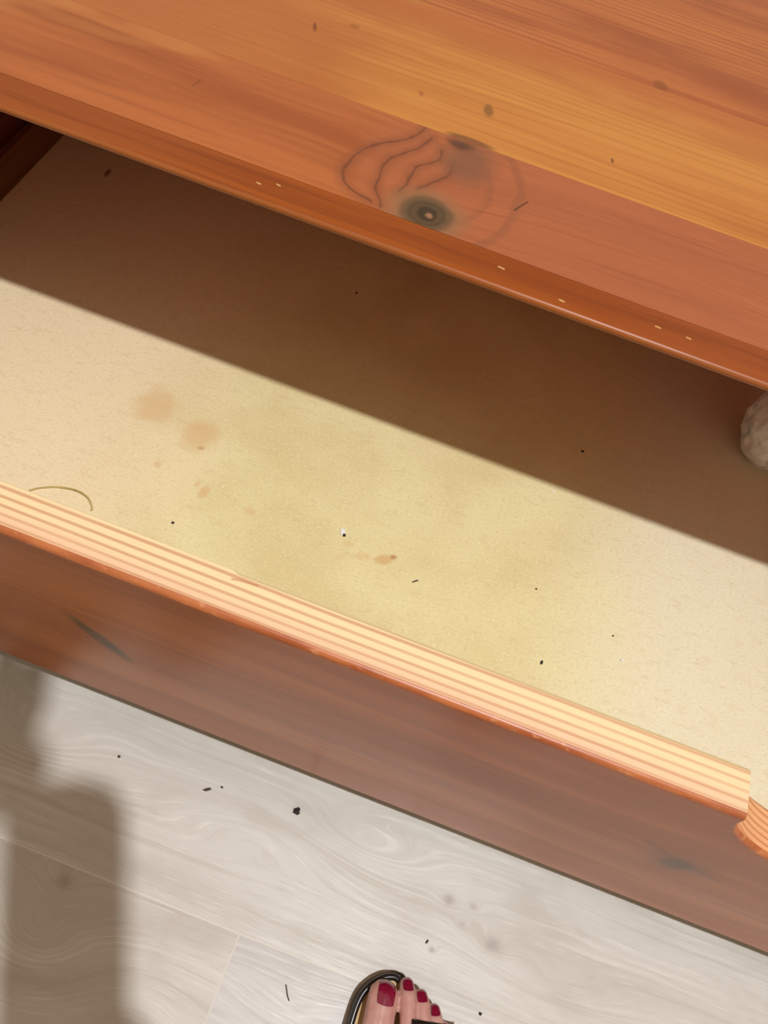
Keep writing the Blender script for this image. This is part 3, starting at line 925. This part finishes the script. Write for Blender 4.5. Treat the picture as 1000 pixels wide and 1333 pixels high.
def slab(z0, z1, inset):
    bm = bmesh.new()
    def ring(z, ins):
        vs = []
        n = len(cs)
        for i, p in enumerate(cs):
            t = (cs[(i + 1) % n] - cs[i - 1]).normalized()
            nn = Vector((-t.y, t.x))
            if nn.dot(cen - p) < 0: nn = -nn
            q = p + nn * ins
            vs.append(bm.verts.new((q.x, q.y, z)))
        return vs
    b = min(0.0015, (z1 - z0) * 0.3)
    R = [ring(z0, inset + b), ring(z0 + b, inset), ring(z1 - b, inset), ring(z1, inset + b)]
    for A, B in zip(R[:-1], R[1:]):
        for i in range(len(A)):
            bm.faces.new((A[i], A[(i + 1) % len(A)], B[(i + 1) % len(A)], B[i]))
    bm.faces.new(R[0]); bm.faces.new(list(reversed(R[-1])))
    return bm
obj('outsole', slab(0.0, 0.0080, 0.0), M['outsole'], sandal)
obj('sole_edge', slab(0.0060, 0.0115, 0.0006), M['black'], sandal, smooth=False)
obj('insole', slab(0.0105, S0, 0.0040), M['insole'], sandal)
# raised glossy rim strap running round the toes
rim = [(.0860, -.060, S0 + .002), (.0825, -.030, S0 + .0018), (.0815, -.004, S0 + .0018), (.0830, .0085, S0 + .0018), (.0875, .0165, S0 + .0018), (.0945, .0232, S0 + .0016), (.1010, .0258, S0 + .0014), (.1050, .0250, S0 + .0010)]
sp = spline(rim, 8)
obj('toe_cord', tube(sp, [0.0024] * len(sp), 10), M['black'], sandal, smooth=True)
# band across the toes
def strap(p0, p1, wvec, lift):
    bm = bmesh.new(); rows = []
    N = 28; Wn = 6
    for i in range(N + 1):
        t = i / N
        base = Vector(p0).lerp(Vector(p1), t)
        row = []
        for j in range(Wn + 1):
            q = base + Vector(wvec) * (j / Wn - 0.5)
            hit = bvh.ray_cast(Vector((q.x, q.y, 0.3)), Vector((0, 0, -1)))
            z = hit[0].z if hit[0] is not None else S0
            row.append([q.x, q.y, max(z, S0)])
        rows.append(row)
    for it in range(6):      # tension: stays above the toes, bridges the gaps
        new = [[r[2] for r in row] for row in rows]
        for i in range(1, N):
            for j in range(Wn + 1):
                new[i][j] = max(rows[i][j][2], 0.5 * (rows[i - 1][j][2] + rows[i + 1][j][2]))
        for i in range(N + 1):
            for j in range(Wn + 1): rows[i][j][2] = new[i][j]
    top = [[bm.verts.new((x, y, z + lift)) for x, y, z in row] for row in rows]
    bot = [[bm.verts.new((x, y, z + lift - 0.0018)) for x, y, z in row] for row in rows]
    for i in range(N):
        for j in range(Wn):
            bm.faces.new((top[i][j], top[i + 1][j], top[i + 1][j + 1], top[i][j + 1]))
            bm.faces.new((bot[i][j + 1], bot[i + 1][j + 1], bot[i + 1][j], bot[i][j]))
        for j in (0, Wn):
            bm.faces.new((top[i][j], top[i + 1][j], bot[i + 1][j], bot[i][j]))
    for i in (0, N):
        for j in range(Wn):
            bm.faces.new((top[i][j], top[i][j + 1], bot[i][j + 1], bot[i][j]))
    return bm
obj('toe_strap', strap((.1190, -.0040, 0), (.1560, .0030, 0), (-.0035, .0200, 0), 0.0022), M['black'], sandal, smooth=True)
obj('instep_strap', strap((.0950, -.130, 0), (.1640, -.115, 0), (0, .014, 0), 0.0024), M['black'], sandal, smooth=True)

dress_caps = [((.112, -.318, .62), (.110, -.345, .86), .115, .118), ((-.050, -.395, .62), (-.045, -.375, .86), .115, .118), ((.110, -.345, .86), (-.045, -.375, .86), .118, .118), ((.035, -.360, .90), (.035, -.300, 1.10), .130, .128),
              ((.035, -.300, 1.10), (.035, -.255, 1.26), .128, .112), ((-.09, -.250, 1.26), (.16, -.250, 1.26), .072, .072)]
obj('dress', organic(dress_caps, 0.012, 6), M['dress'], person, smooth=True)
hair_caps = [((.035, -.245, 1.56), (.035, -.260, 1.46), .092, .090), ((.035, -.275, 1.46), (.035, -.310, 1.28), .080, .060)]
obj('hair', organic(hair_caps, 0.010, 5), M['hair'], person, smooth=True)

# the phone that takes the picture (its shadow lies on the floor)
pb = box(-.051, .0145, -.146, .003, .0, .0085)
ve = [e for e in pb.edges if abs(e.verts[0].co.z - e.verts[1].co.z) > 0.005]
bmesh.ops.bevel(pb, geom=ve, offset=0.021, segments=8, profile=0.5, affect='EDGES')
he = [e for e in pb.edges if len(e.link_faces) == 2 and e.calc_face_angle(0) > 1.2]
bmesh.ops.bevel(pb, geom=he, offset=0.002, segments=2, profile=0.5, affect='EDGES')
for v in pb.verts:
    v.co = cp(v.co.x, v.co.y, v.co.z + .008)
phone = obj('smartphone', pb, M['phone'], None, tuple(cp(0, 0, .008)))
tag(phone, 'dark smartphone held above the floor, casting the soft shadow', 'phone')
